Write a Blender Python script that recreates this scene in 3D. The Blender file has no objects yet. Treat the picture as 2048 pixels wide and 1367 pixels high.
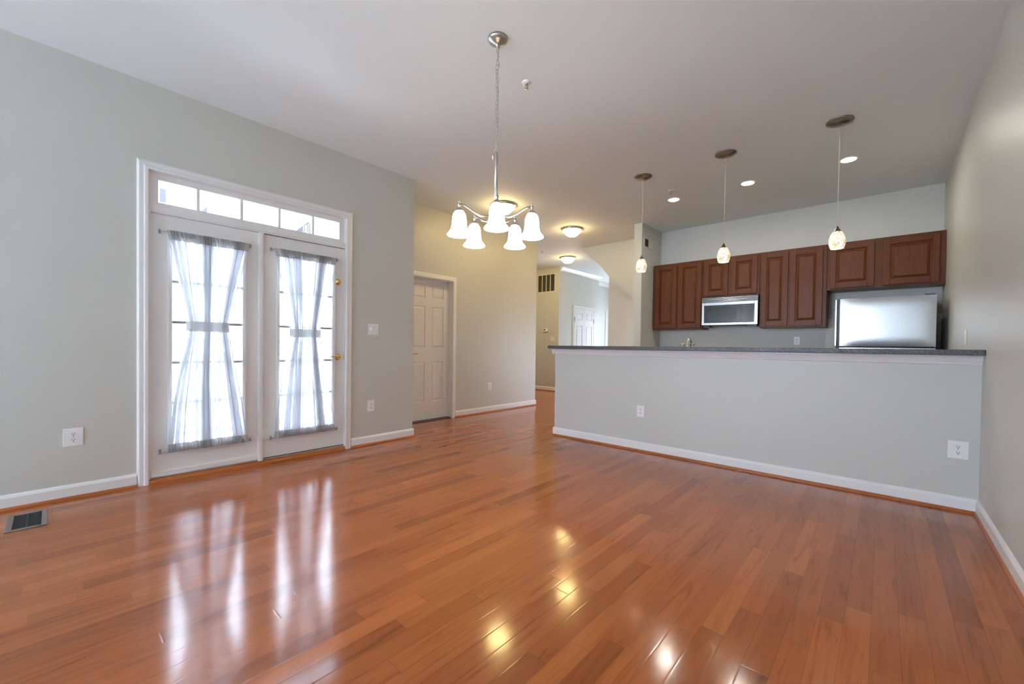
import bpy, bmesh, math, random
from mathutils import Vector, Matrix
random.seed(7)
SC = bpy.context.scene
COL = SC.collection
R = math.radians
PI = math.pi

# ------------------------------------------------------------------ camera
CAM = Vector((4.1664, 0.0, 1.0932))
yaw, pitch, roll = R(41.981), R(-0.8273), R(0.7379)
fw = Vector((-math.sin(yaw)*math.cos(pitch), math.cos(yaw)*math.cos(pitch), math.sin(pitch)))
rt = Vector((math.cos(yaw), math.sin(yaw), 0)); up = rt.cross(fw)
rt2 = rt*math.cos(roll) + up*math.sin(roll); up2 = up*math.cos(roll) - rt*math.sin(roll)
cd = bpy.data.cameras.new('camera'); cam = bpy.data.objects.new('camera', cd); COL.objects.link(cam)
m = Matrix((rt2, up2, -fw)).transposed().to_4x4(); m.translation = CAM
cam.matrix_world = m
cd.sensor_width = 36.0; cd.lens = 825.85/2048*36.0; cd.shift_y = 20.636/2048
cd.clip_start = 0.02; cd.clip_end = 200
SC.camera = cam

# ------------------------------------------------------------------ world, light, exposure
W = bpy.data.worlds.new('overcast_sky'); SC.world = W; W.use_nodes = True
bg = W.node_tree.nodes['Background']
bg.inputs[0].default_value = (0.78, 0.92, 1.16, 1); bg.inputs[1].default_value = 7.6
SC.view_settings.view_transform = 'Standard'; SC.view_settings.look = 'None'
SC.view_settings.exposure = 1.4; SC.view_settings.gamma = 1.0; SC.view_settings.use_curve_mapping = False
SC.cycles.max_bounces = 14; SC.cycles.diffuse_bounces = 7; SC.cycles.glossy_bounces = 4
SC.cycles.transparent_max_bounces = 16; SC.cycles.sample_clamp_indirect = 6.0
SC.cycles.caustics_reflective = False; SC.cycles.caustics_refractive = False

sd = bpy.data.lights.new('sun', 'SUN'); sd.energy = 38.0; sd.angle = R(2); sd.color = (.90, .98, 1.06)
sun = bpy.data.objects.new('sun', sd); COL.objects.link(sun); sun.location = (8, 8, 14)
sun.rotation_euler = Vector((0, -.55, -.84)).to_track_quat('-Z', 'Y').to_euler()   # high sun added over the street side to brighten the ground outside

def portal(name, loc, rot, sx, sy):
    l = bpy.data.lights.new(name, 'AREA'); l.shape = 'RECTANGLE'; l.size = sx; l.size_y = sy
    l.cycles.is_portal = True
    o = bpy.data.objects.new(name, l); COL.objects.link(o); o.location = loc; o.rotation_euler = rot
# sky portals in the openings (sampling aids: they give no light of their own)
portal('sky_portal_french_doors', (-0.17, 1.26, 1.2), (0, R(-90), 0), 2.4, 1.56)
portal('sky_portal_rear_windows', (1.5, -6.6, 1.42), (R(90), 0, 0), 2.75, 2.56)
portal('sky_portal_foyer', (-0.9, 12.1, 1.05), (R(-90), 0, 0), .7, 2.1)

# ------------------------------------------------------------------ room dimensions (metres)
H = 3.05
WR = 4.66         # right wall
YB = 4.168        # face of bar half wall
XB = 1.141        # its left end
YL = 2.868        # end of left wall
XR = -0.674       # wall of the recess
YC = 6.041        # end of recess wall
YV = 8.245        # hall wall with the return grille
XF = -1.735       # foyer wall
YK = 6.907        # kitchen rear wall
XP = 1.326        # kitchen left wall
YP = 6.167        # its free end
XP0 = 1.195
YS = 7.0          # stair wall
YREAR = -6.5

# ------------------------------------------------------------------ materials
def mat(name, base=(.8, .8, .8), rough=.5, metal=0., spec=.5, emit=None, es=0., coat=0.):
    M = bpy.data.materials.new(name); M.use_nodes = True
    b = M.node_tree.nodes['Principled BSDF']
    b.inputs['Base Color'].default_value = (*base, 1)
    b.inputs['Roughness'].default_value = rough
    b.inputs['Metallic'].default_value = metal
    b.inputs['Specular IOR Level'].default_value = spec
    b.inputs['Coat Weight'].default_value = coat
    if emit:
        b.inputs['Emission Color'].default_value = (*emit, 1); b.inputs['Emission Strength'].default_value = es
    return M
class NT:
    """small helper for node graphs"""
    def __init__(s, M): s.t = M.node_tree; s.b = s.t.nodes['Principled BSDF']
    def n(s, typ, **kw):
        nd = s.t.nodes.new(typ)
        for k, v in kw.items(): setattr(nd, k, v)
        return nd
    def l(s, a, b): s.t.links.new(a, b)
    def put(s, sock, v):
        if hasattr(v, 'links'): s.l(v, sock)
        else: sock.default_value = v
    def math(s, op, a, b=None, c=None):
        nd = s.n('ShaderNodeMath', operation=op); s.put(nd.inputs[0], a)
        if b is not None: s.put(nd.inputs[1], b)
        if c is not None: s.put(nd.inputs[2], c)
        return nd.outputs[0]
    def xyz(s, x, y, z):
        nd = s.n('ShaderNodeCombineXYZ')
        for i, v in enumerate((x, y, z)): s.put(nd.inputs[i], v)
        return nd.outputs[0]
    def pos(s, local=False):
        if local: return s.n('ShaderNodeTexCoord').outputs['Object']
        return s.n('ShaderNodeNewGeometry').outputs['Position']
    def sep(s, v):
        nd = s.n('ShaderNodeSeparateXYZ'); s.l(v, nd.inputs[0]); return nd.outputs
    def noise(s, vec, scale, detail=2., rough=.5, dist=0.):
        nd = s.n('ShaderNodeTexNoise'); s.put(nd.inputs['Vector'], vec)
        nd.inputs['Scale'].default_value = scale; nd.inputs['Detail'].default_value = detail
        nd.inputs['Roughness'].default_value = rough; nd.inputs['Distortion'].default_value = dist
        return nd.outputs[0]
    def ramp(s, f, stops):
        nd = s.n('ShaderNodeValToRGB'); s.l(f, nd.inputs[0]); e = nd.color_ramp.elements
        while len(e) < len(stops): e.new(0.5)
        for el, (p, c) in zip(e, stops): el.position = p; el.color = (*c, 1)
        return nd.outputs[0]
    def mix(s, f, a, b, typ='MIX'):
        nd = s.n('ShaderNodeMix', data_type='RGBA', blend_type=typ)
        s.put(nd.inputs[0], f); s.put(nd.inputs[6], a); s.put(nd.inputs[7], b); return nd.outputs[2]
    def bump(s, h, strength, dist=.01):
        nd = s.n('ShaderNodeBump'); nd.inputs['Strength'].default_value = strength
        nd.inputs['Distance'].default_value = dist; s.l(h, nd.inputs['Height'])
        s.l(nd.outputs[0], s.b.inputs['Normal']); return nd

def paint(name, c, rough, bump=.08):
    M = mat(name, c, rough); g = NT(M); p = g.pos()
    n = g.noise(p, 1.3, 3)
    g.l(g.ramp(n, [(.3, tuple(v*.985 for v in c)), (.7, c)]), g.b.inputs['Base Color'])
    g.bump(g.noise(p, 260, 2), bump, .0015)
    return M
M_WALL = paint('sage_grey_eggshell_paint', (.588, .592, .552), .42)
M_CEIL = paint('flat_white_ceiling_paint', (.82, .86, .865), .75, .12)
M_TRIM = mat('white_semigloss_trim', (.80, .80, .795), .32)
M_DOORW = mat('white_door_paint', (.78, .775, .765), .36)

def wood_floor():
    M = mat('gunstock_oak_strip_floor', (.3, .1, .03), .16); g = NT(M); o = g.sep(g.pos())
    wdt = .083
    rx = g.math('DIVIDE', o[0], wdt); row = g.math('FLOOR', rx); fx = g.math('FRACT', rx)
    wn = g.n('ShaderNodeTexWhiteNoise', noise_dimensions='1D'); g.l(row, wn.inputs['W'])
    ln = g.math('MULTIPLY_ADD', wn.outputs['Value'], .5, .75)
    ry = g.math('ADD', g.math('DIVIDE', o[1], ln), g.math('MULTIPLY', wn.outputs['Value'], 37.3))
    colm = g.math('FLOOR', ry); fy = g.math('FRACT', ry)
    w2 = g.n('ShaderNodeTexWhiteNoise', noise_dimensions='2D'); g.l(g.xyz(row, colm, 0), w2.inputs['Vector'])
    pid = w2.outputs['Value']
    base = g.ramp(pid, [(0, (.27, .072, .017)), (.12, (.34, .094, .023)), (.5, (.38, .110, .028)), (.88, (.405, .120, .031)), (1, (.455, .138, .037))])
    gv = g.xyz(g.math('MULTIPLY', o[0], 38.), g.math('MULTIPLY', o[1], 2.2), g.math('MULTIPLY', pid, 60.))
    gr = g.noise(gv, 1.0, 5, .6, .6)
    base = g.mix(1.0, base, g.ramp(gr, [(.28, (.82, .79, .76)), (.46, (.98, .97, .96)), (.62, (1.04, 1.04, 1.05)), (.8, (.93, .92, .91))]), 'MULTIPLY')
    # darker cathedral figure here and there
    fv = g.xyz(g.math('MULTIPLY', o[0], 15.), g.math('MULTIPLY', o[1], 1.4), g.math('MULTIPLY', pid, 91.))
    fg = g.noise(fv, 1.0, 3, .55, 1.6)
    base = g.mix(1.0, base, g.ramp(fg, [(.30, (.76, .72, .68)), (.42, (1, 1, 1)), (1, (1, 1, 1))]), 'MULTIPLY')
    ex = g.math('MINIMUM', fx, g.math('SUBTRACT', 1., fx))
    ey = g.math('MULTIPLY', g.math('MINIMUM', fy, g.math('SUBTRACT', 1., fy)), g.math('DIVIDE', ln, wdt))
    e = g.math('MINIMUM', ex, ey)
    seam = g.math('SMOOTH_MIN', g.math('DIVIDE', e, .022), 1., .2)
    base = g.mix(g.math('MULTIPLY_ADD', seam, -.38, .38), base, (.05, .016, .006, 1))
    g.l(base, g.b.inputs['Base Color'])
    g.l(g.math('MULTIPLY_ADD', g.noise(g.pos(), 2.5, 3), .06, .10), g.b.inputs['Roughness'])
    wav = g.noise(g.xyz(g.math('MULTIPLY', o[0], 14.), g.math('MULTIPLY', o[1], 6.), g.math('MULTIPLY', pid, 9.)), 1.0, 2)
    hgt = g.math('ADD', g.math('MULTIPLY', g.math('SMOOTH_MIN', g.math('DIVIDE', e, .05), 1., .3), .5), g.math('MULTIPLY', wav, .3))
    g.bump(hgt, .05, .004)
    return M
M_FLOOR = wood_floor()

def wood(name, c1, c2, rough, axis=2, sc=1.):
    M = mat(name, c1, rough); g = NT(M); o = g.sep(g.pos(True))
    f = [55., 55., 55.]; f[axis] = 4.
    v = g.xyz(*[g.math('MULTIPLY', o[i], f[i]*sc) for i in range(3)])
    n = g.noise(v, 1., 4, .6, .5)
    g.l(g.ramp(n, [(.3, c1), (.7, c2)]), g.b.inputs['Base Color']); g.b.inputs['Specular IOR Level'].default_value = .22
    return M
M_CHERRY = wood('cherry_stained_maple', (.100, .028, .008), (.150, .046, .013), .36)
M_CHERRYH = wood('cherry_stained_maple_rail', (.094, .026, .0075), (.140, .042, .012), .36, 0)
M_SHOE = wood('oak_shoe_moulding', (.34, .105, .03), (.42, .14, .045), .3, 1, .5)
M_NICKEL = mat('brushed_nickel', (.56, .54, .50), .28, 1.)
M_BRONZE = mat('dark_satin_nickel', (.30, .27, .23), .30, 1.)
M_CHROME = mat('chrome', (.80, .80, .80), .09, 1.)
M_BRASS = mat('polished_brass', (.80, .55, .20), .16, 1.)
M_PLATE = mat('white_plastic_plate', (.83, .83, .82), .3)
M_DARK = mat('black_plastic', (.012, .012, .013), .35)
M_SLOT = mat('dark_slot', (.03, .03, .03), .7)
M_DGREY = mat('dark_grey_rubber', (.06, .06, .065), .7)
M_IVORY = mat('ivory_grille_metal', (.72, .66, .53), .45)
M_GREYMET = mat('grey_painted_metal', (.34, .33, .31), .5)
M_FILTER = mat('grey_filter_behind_grille', (.075, .068, .05), .9)
M_CARPET = mat('dark_grey_carpet_strip', (.07, .072, .08), .95)
M_BLKGLASS = mat('black_oven_glass', (.012, .013, .014), .04, 0., .6)
M_PANEL = mat('grey_black_screen_glass', (.035, .037, .04), .07)
M_LENS = mat('recessed_lamp_lens', (.9, .88, .84), .4, emit=(1., .92, .80), es=85.)
M_SHADE = mat('lit_frosted_glass', (.9, .88, .84), .35, emit=(1., .92, .77), es=4.6)
M_BOWL = mat('lit_alabaster_glass', (.9, .86, .78), .35, emit=(1., .74, .31), es=17.)
M_BULB = mat('lit_bulb', (.9, .9, .9), .4, emit=(1., .94, .82), es=16.)
M_OUTW = mat('pale_siding', (.60, .61, .62), .7)
M_OUTG = mat('grey_outdoor_paint', (.13, .14, .15), .6)
M_ROOF = mat('grey_slate_shingle', (.010, .010, .011), .8)
M_OUTD = mat('dark_grey_outdoor_paint', (.012, .0125, .0135), .6)
M_DECK = mat('weathered_grey_decking', (.42, .41, .39), .8)
M_BOUNCE_GROUND = mat('pale_bounce_ground', (.66, .66, .65), .9)

def steel(name, axis):
    M = mat(name, (.42, .42, .415), .20, 1.); g = NT(M); o = g.sep(g.pos(True))
    f = [260., 260., 260.]; f[axis] = 2.
    n = g.noise(g.xyz(*[g.math('MULTIPLY', o[i], f[i]) for i in range(3)]), 1., 2)
    g.l(g.math('MULTIPLY_ADD', n, .10, .20), g.b.inputs['Roughness'])
    g.b.inputs['Anisotropic'].default_value = .35
    return M
M_STEEL = steel('brushed_stainless_steel', 0)

def laminate():
    M = mat('charcoal_speckled_laminate', (.06, .06, .062), .42); g = NT(M); p = g.pos()
    n = g.noise(p, 170., 3, .7)
    g.l(g.ramp(n, [(.34, (.022, .022, .024)), (.52, (.075, .075, .078)), (.68, (.20, .20, .20))]), g.b.inputs['Base Color'])
    return M
M_LAM = laminate()

def mosaic():
    M = mat('crackled_mosaic_glass', (.8, .75, .6), .25); g = NT(M); p = g.pos(True)
    v = g.n('ShaderNodeTexVoronoi'); v.feature = 'DISTANCE_TO_EDGE'; v.inputs['Scale'].default_value = 95.; g.l(p, v.inputs['Vector'])
    cell = g.n('ShaderNodeTexVoronoi'); cell.inputs['Scale'].default_value = 95.; g.l(p, cell.inputs['Vector'])
    big = g.noise(p, 22., 3)
    colr = g.ramp(g.sep(cell.outputs['Color'])[0], [(0, (.50, .34, .14)), (.14, (.90, .76, .48)), (.32, (1, .95, .84)), (1, (.98, .97, .93))])
    colr = g.mix(g.ramp(big, [(.45, (0, 0, 0)), (.7, (.7, .7, .7))]), colr, (.55, .36, .12, 1))
    ed = g.ramp(v.outputs['Distance'], [(.0, (.25, .20, .10)), (.09, (1, 1, 1))])
    c2 = g.mix(1., colr, ed, 'MULTIPLY')
    g.l(c2, g.b.inputs['Base Color']); g.l(c2, g.b.inputs['Emission Color']); g.b.inputs['Emission Strength'].default_value = .38
    return M
M_MOSAIC = mosaic()

def glass():
    M = bpy.data.materials.new('clear_window_glass'); M.use_nodes = True; t = M.node_tree; t.nodes.clear()
    o = t.nodes.new('ShaderNodeOutputMaterial'); mx = t.nodes.new('ShaderNodeMixShader')
    fr = t.nodes.new('ShaderNodeFresnel'); fr.inputs[0].default_value = 1.45
    tr = t.nodes.new('ShaderNodeBsdfTransparent'); tr.inputs[0].default_value = (.96, .97, .97, 1)
    gl = t.nodes.new('ShaderNodeBsdfGlossy'); gl.inputs['Roughness'].default_value = .02
    t.links.new(fr.outputs[0], mx.inputs[0]); t.links.new(tr.outputs[0], mx.inputs[1]); t.links.new(gl.outputs[0], mx.inputs[2])
    t.links.new(mx.outputs[0], o.inputs[0]); return M
M_GLASS = glass()

def sheer(name, transp, c):
    M = bpy.data.materials.new(name); M.use_nodes = True; t = M.node_tree; t.nodes.clear()
    o = t.nodes.new('ShaderNodeOutputMaterial'); mx = t.nodes.new('ShaderNodeMixShader'); m2 = t.nodes.new('ShaderNodeMixShader')
    tr = t.nodes.new('ShaderNodeBsdfTransparent'); df = t.nodes.new('ShaderNodeBsdfDiffuse'); tl = t.nodes.new('ShaderNodeBsdfTranslucent')
    df.inputs[0].default_value = (*c, 1); tl.inputs[0].default_value = (*c, 1); m2.inputs[0].default_value = .52
    mx.inputs[0].default_value = 1-transp
    t.links.new(df.outputs[0], m2.inputs[1]); t.links.new(tl.outputs[0], m2.inputs[2])
    t.links.new(tr.outputs[0], mx.inputs[1]); t.links.new(m2.outputs[0], mx.inputs[2]); t.links.new(mx.outputs[0], o.inputs[0]); return M
M_SHEER = sheer('white_sheer_voile', .19, (.70, .72, .755))
M_SHEERD = sheer('gathered_sheer_voile', .38, (.66, .66, .66))
M_TIE = sheer('dense_voile_band', .08, (.76, .76, .76))

# ------------------------------------------------------------------ mesh helpers
class MB:
    def __init__(s): s.v = []; s.f = []; s.sm = []
    def face(s, pts, smooth=False):
        i = len(s.v); s.v += [tuple(p) for p in pts]; s.f.append(list(range(i, i+len(pts)))); s.sm.append(smooth)
    def add(s, vs, fs, smooth=False):
        i = len(s.v); s.v += [tuple(p) for p in vs]
        for f in fs: s.f.append([i+k for k in f]); s.sm.append(smooth)
        return s
    def box(s, x0, x1, y0, y1, z0, z1):
        x0, x1 = min(x0, x1), max(x0, x1); y0, y1 = min(y0, y1), max(y0, y1); z0, z1 = min(z0, z1), max(z0, z1)
        return s.add([(x0,y0,z0),(x1,y0,z0),(x1,y1,z0),(x0,y1,z0),(x0,y0,z1),(x1,y0,z1),(x1,y1,z1),(x0,y1,z1)],
              [(0,3,2,1),(4,5,6,7),(0,1,5,4),(1,2,6,5),(2,3,7,6),(3,0,4,7)])
    def frus(s, a, b):
        """two 4-point loops joined"""
        return s.add(list(a)+list(b), [(3,2,1,0),(4,5,6,7),(0,1,5,4),(1,2,6,5),(2,3,7,6),(3,0,4,7)])
    def prism(s, prof, p0, p1, u, w):
        """profile list of (a,b) placed as p + a*u + b*w, extruded p0->p1"""
        p0, p1, u, w = map(Vector, (p0, p1, u, w)); n = len(prof)
        vs = [p0+u*a+w*b for a, b in prof]+[p1+u*a+w*b for a, b in prof]
        fs = [[i, (i+1) % n, n+(i+1) % n, n+i] for i in range(n)]+[list(range(n))[::-1], list(range(n, 2*n))]
        return s.add(vs, fs)
    def lathe(s, prof, c=(0,0,0), seg=32, axis='z', smooth=True, close=True):
        """prof = (r,h) pairs"""
        vs = []; n = len(prof)
        for k in range(seg):
            a = 2*PI*k/seg; ca, sa = math.cos(a), math.sin(a)
            for r, h in prof:
                p = {'z': (r*ca, r*sa, h), 'x': (h, r*ca, r*sa), 'y': (r*sa, h, r*ca)}[axis]
                vs.append((c[0]+p[0], c[1]+p[1], c[2]+p[2]))
        fs = []
        for k in range(seg):
            k2 = (k+1) % seg
            for i in range(n-1): fs.append((k*n+i, k2*n+i, k2*n+i+1, k*n+i+1))
        s.add(vs, fs, smooth)
        if close:
            for i in (0, n-1):
                if prof[i][0] > 1e-5: s.f.append([len(s.v)-n*seg+k*n+i for k in range(seg)]); s.sm.append(False)
        return s
    def tube(s, pts, r, seg=10, closed=False, cap=True):
        pts = [Vector(p) for p in pts]; n = len(pts); vs = []; prev = None
        for i, p in enumerate(pts):
            if closed: t = pts[(i+1) % n]-pts[i-1]
            else: t = pts[min(i+1, n-1)]-pts[max(i-1, 0)]
            t.normalize()
            if prev is None:
                a = Vector((0,0,1)) if abs(t.z) < .9 else Vector((1,0,0)); u = t.cross(a).normalized()
            else:
                u = (prev-t*prev.dot(t)); u = u.normalized() if u.length > 1e-6 else t.orthogonal().normalized()
            prev = u; w = t.cross(u); rr = r[i] if isinstance(r, (list, tuple)) else r
            for k in range(seg):
                a = 2*PI*k/seg; vs.append(p+u*rr*math.cos(a)+w*rr*math.sin(a))
        fs = []
        for i in range(n if closed else n-1):
            j = (i+1) % n
            for k in range(seg): fs.append((i*seg+k, i*seg+(k+1) % seg, j*seg+(k+1) % seg, j*seg+k))
        b = len(s.v); s.add(vs, fs, True)
        if not closed and cap:
            s.f.append([b+k for k in range(seg)][::-1]); s.sm.append(False)
            s.f.append([b+(n-1)*seg+k for k in range(seg)]); s.sm.append(False)
        return s
    def sphere(s, c, r, seg=16, rings=10, sc=(1,1,1)):
        prof = [(r*math.sin(PI*i/rings), -r*math.cos(PI*i/rings)) for i in range(rings+1)]
        i0 = len(s.v); s.lathe(prof, (0,0,0), seg, close=False)
        for i in range(i0, len(s.v)):
            x, y, z = s.v[i]; s.v[i] = (c[0]+x*sc[0], c[1]+y*sc[1], c[2]+z*sc[2])
        return s
    def build(s, name, material, parent=None, bevel=0., loc=None, rotz=0., weld=False):
        me = bpy.data.meshes.new(name); me.from_pydata(s.v, [], s.f); me.materials.append(material)
        for p, sm in zip(me.polygons, s.sm): p.use_smooth = sm
        bm = bmesh.new(); bm.from_mesh(me)
        bmesh.ops.remove_doubles(bm, verts=bm.verts, dist=1e-6)
        bmesh.ops.recalc_face_normals(bm, faces=bm.faces); bm.to_mesh(me); bm.free()
        o = bpy.data.objects.new(name, me); COL.objects.link(o)
        if parent: o.parent = parent
        if loc: o.location = loc
        if rotz: o.rotation_euler = (0, 0, rotz)
        if bevel:
            b = o.modifiers.new('bevel', 'BEVEL'); b.width = bevel; b.segments = 2; b.limit_method = 'ANGLE'; b.angle_limit = R(40)
        return o
def tag(o, label, cat, group=None, kind=None):
    o['label'] = label; o['category'] = cat
    if group: o['group'] = group
    if kind: o['kind'] = kind
    return o
def thing(name, loc, label, cat, rotz=0., group=None, kind=None):
    o = bpy.data.objects.new(name, None); COL.objects.link(o); o.location = loc; o.rotation_euler = (0, 0, rotz)
    o.empty_display_size = .1
    return tag(o, label, cat, group, kind)
def kids(o): return list(o.children)
def copy_tree(o, label, loc=None, parent=None):
    c = o.copy(); COL.objects.link(c)
    if parent: c.parent = parent
    for ch in kids(o): copy_tree(ch, None, None, c)
    if loc: c.location = loc
    if label: c['label'] = label
    return c
S = 'structure'

# ------------------------------------------------------------------ shell
def slab(z0, z1):      # room, recess, cross hall and foyer
    b = MB(); P = [(-.17, -6.7), (4.9, -6.7), (4.9, 12.2), (-2.5, 12.2), (-2.5, 8.45), (-3.55, 8.45), (-3.55, 5.85), (-.85, 5.85), (-.85, 2.68), (-.17, 2.68)]
    n = len(P); return b.add([(x, y, z0) for x, y in P]+[(x, y, z1) for x, y in P], [tuple(range(n)), tuple(range(n, 2*n))]+[(i, (i+1) % n, n+(i+1) % n, n+i) for i in range(n)])
tag(slab(-.12, 0).build('floor', M_FLOOR), 'glossy reddish-brown oak strip floor of the whole room', 'floor', kind=S)
tag(MB().box(-.16, WR+.1, -6.5, -.45, 0, .008).build('floor_bounce_rear', mat('pale_bounce_carpet', (.68, .68, .69), .95)), 'unseen pale carpet added behind the viewer to bounce light', 'floor', kind=S)  # pale carpet added out of view, keeps the ceiling bounce neutral
tag(MB().box(-2.6, 2.0, 12.14, 13.9, 2.5, 2.62).build('added_porch_roof', M_TRIM), 'unseen white porch roof added over the entry to block the sun', 'porch roof', kind=S)  # unseen roof added to keep direct sun out of the foyer
tag(MB().box(-2.2, 1.25, 8.6, 12.0, 0, .006).build('floor_bounce_foyer', mat('pale_bounce_foyer_tile', (.70, .70, .70), .4)), 'unseen pale tile floor added in the foyer to bounce light', 'floor', kind=S)  # hidden pale tile added so the foyer bounce is less red
tag(MB().box(XP, WR, YB+.12, YK, 0, .006).build('floor_bounce_kitchen', mat('pale_bounce_kitchen_tile', (.74, .74, .73), .4)), 'unseen pale tile floor added behind the bar to bounce light', 'floor', kind=S)  # hidden pale tile added, throws downlight back onto the kitchen ceiling
tag(slab(H, H+.15).build('ceiling', M_CEIL), 'flat white ceiling over room, hall and kitchen', 'ceiling', kind=S)
OY0, OY1, OZ = .487, 2.03, 2.40     # French door opening
b = MB()
b.box(-.16, 0, YREAR, OY0, 0, H); b.box(-.16, 0, OY1, YL, 0, H); b.box(-.16, 0, OY0, OY1, OZ, H)
tag(b.build('wall_left', M_WALL), 'grey-green left wall around the white French doors', 'wall', kind=S)
tag(MB().box(XR-.14, -.16, YL-.14, YL, 0, H).build('wall_return', M_WALL), 'short wall turning back behind the left wall end', 'wall', kind=S)
DY0, DY1, DZ = 3.27, 4.03, 2.055    # recess door opening
b = MB(); x1 = XR; x0 = XR-.14
b.box(x0, x1, YL, DY0, 0, H); b.box(x0, x1, DY1, YC, 0, H); b.box(x0, x1, DY0, DY1, DZ, H)
tag(b.build('wall_recess', M_WALL), 'sage wall with the white six-panel door beyond the left wall', 'wall', kind=S)
tag(MB().box(-3.4, XR-.14, YC-.14, YC, 0, H).build('wall_hall_near', M_WALL), 'near side wall of the cross hall', 'wall', kind=S)
tag(MB().box(-3.4, XF, YV, YV+.14, 0, H).build('wall_hall', M_WALL), 'tan hall wall carrying the return grille and thermostat', 'wall', kind=S)
tag(MB().box(-3.5, -3.4, YC-.14, YV+.14, 0, H).build('wall_hall_end', M_WALL), 'end wall of the cross hall', 'wall', kind=S)
FY1 = 10.12
tag(MB().box(XF-.14, XF, YV+.14, FY1, 0, H).build('wall_foyer', M_WALL), 'pale grey foyer wall with the white closet door', 'wall', kind=S)
tag(MB().box(-2.34, -2.2, FY1-.14, 12.0, 0, H).build('wall_entry', M_WALL), 'bluish daylit wall beyond the foyer wall corner', 'wall', kind=S)
tag(MB().box(-2.2, XF-.14, FY1-.14, FY1, 0, H).build('wall_entry_return', M_WALL), 'short return wall at the end of the foyer wall', 'wall', kind=S)
b = MB(); b.box(-2.34, -1.25, 12.0, 12.14, 0, H); b.box(-.55, 1.4, 12.0, 12.14, 0, H); b.box(-1.25, -.55, 12.0, 12.14, 2.1, H)
tag(b.build('wall_front', M_WALL), 'front wall of the foyer with the entry opening', 'wall', kind=S)
tag(MB().box(1.25, 1.4, YS+.6, 12.0, 0, H).build('wall_foyer_right', M_WALL), 'right wall of the foyer behind the stairs', 'wall', kind=S)
tag(MB().box(-.004, 1.25, YS+.55, YS+.65, 0, 2.75).build('wall_understair', M_WALL), 'tan wall set back below the sloping stair soffit', 'wall', kind=S)
# stair bulkhead with sloping underside
pr = [(-.345, H), (1.3, H), (1.3, 1.545), (.80, 1.985), (.29, 2.437), (.105, 2.66)]
b = MB(); b.prism(pr, (0, YS, 0), (0, YS+.66, 0), (1, 0, 0), (0, 0, 1))
tag(b.build('wall_stair', M_WALL), 'peach-lit stair wall with a diagonal lower edge', 'wall', kind=S)
tag(MB().box(XP0, XP, YP, YK+.1, 0, H).build('wall_pier', M_WALL), 'narrow wall end between stair hall and kitchen', 'wall', kind=S)
tag(MB().box(XP, WR+.15, YK, YK+.12, 0, H).build('wall_kitchen', M_WALL), 'kitchen rear wall behind the cherry cabinets', 'wall', kind=S)
tag(MB().box(WR, WR+.15, YREAR, YK, 0, H).build('wall_right', M_WALL), 'long right wall meeting the bar', 'wall', kind=S)
tag(MB().box(XB, WR, YB, YB+.12, 0, 1.071).build('wall_bar', M_WALL), 'grey half wall below the dark bar top', 'half wall', kind=S)
# rear wall of the living area, with two windows added behind the photographer for daylight
b = MB(); zs0, zs1 = .15, 2.7
wins = [(.15, 1.4), (1.6, 2.85)]
b.box(-.16, WR+.15, YREAR-.15, YREAR, 0, zs0); b.box(-.16, WR+.15, YREAR-.15, YREAR, zs1, H)
b.box(-.16, .15, YREAR-.15, YREAR, zs0, zs1); b.box(1.4, 1.6, YREAR-.15, YREAR, zs0, zs1); b.box(2.85, WR+.15, YREAR-.15, YREAR, zs0, zs1)
tag(b.build('wall_rear', M_WALL), 'rear wall of the living area behind the viewer', 'wall', kind=S)
for k, (a, c) in enumerate(wins):
    b = MB()
    for u in (a, c-.05, (a+c)/2-.025): b.box(u, u+.05, YREAR-.12, YREAR-.05, zs0, zs1)
    for z in (zs0, zs1-.05, (zs0+zs1)/2-.025): b.box(a, c, YREAR-.12, YREAR-.05, z, z+.05)
    tag(b.build('window_%d' % (k+2), M_TRIM), 'white rear window added behind the viewer for daylight, %s one' % ('nearer the left wall' if k == 0 else 'nearer the right wall'), 'window', kind=S)

# ------------------------------------------------------------------ baseboards with wood shoe
BP = [(0, .018), (.014, .018), (.014, .078), (.010, .088), (.006, .096), (0, .1)]
SP = [(0, 0), (.026, 0), (.025, .008), (.021, .015), (.015, .02), (0, .022)]
def baseboard(name, p0, p1, out, label, shoe=True):
    o = MB().prism(BP, (*p0, 0), (*p1, 0), out, (0, 0, 1)).build(name, M_TRIM)
    tag(o, label, 'baseboard', kind=S)
    if shoe: MB().prism(SP, (*p0, 0), (*p1, 0), out, (0, 0, 1)).build('shoe_moulding', M_SHOE, o)
    return o
X_, Y_ = (1, 0, 0), (0, 1, 0); NX, NY = (-1, 0, 0), (0, -1, 0)
baseboard('baseboard_left_near', (0, YREAR), (0, .418), X_, 'white baseboard left of the French doors')
baseboard('baseboard_left_far', (0, 2.10), (0, YL+.014), X_, 'white baseboard between French doors and wall end')
baseboard('baseboard_recess', (XR, 4.10), (XR, YC+.014), X_, 'white baseboard right of the six-panel door')
baseboard('baseboard_hall', (-3.4, YV), (XF, YV), NY, 'white baseboard below the return grille in the hall')
baseboard('baseboard_bar', (XB-.014, YB), (WR-.0, YB), NY, 'white baseboard along the bar half wall')
baseboard('baseboard_bar_end', (XB, YB), (XB, YB+.12), NX, 'white baseboard on the free end of the half wall')
baseboard('baseboard_right', (WR, YREAR), (WR, YB), NX, 'white baseboard along the right wall')
baseboard('baseboard_foyer', (XF, YV), (XF, 8.84), X_, 'white baseboard in the foyer')

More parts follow.
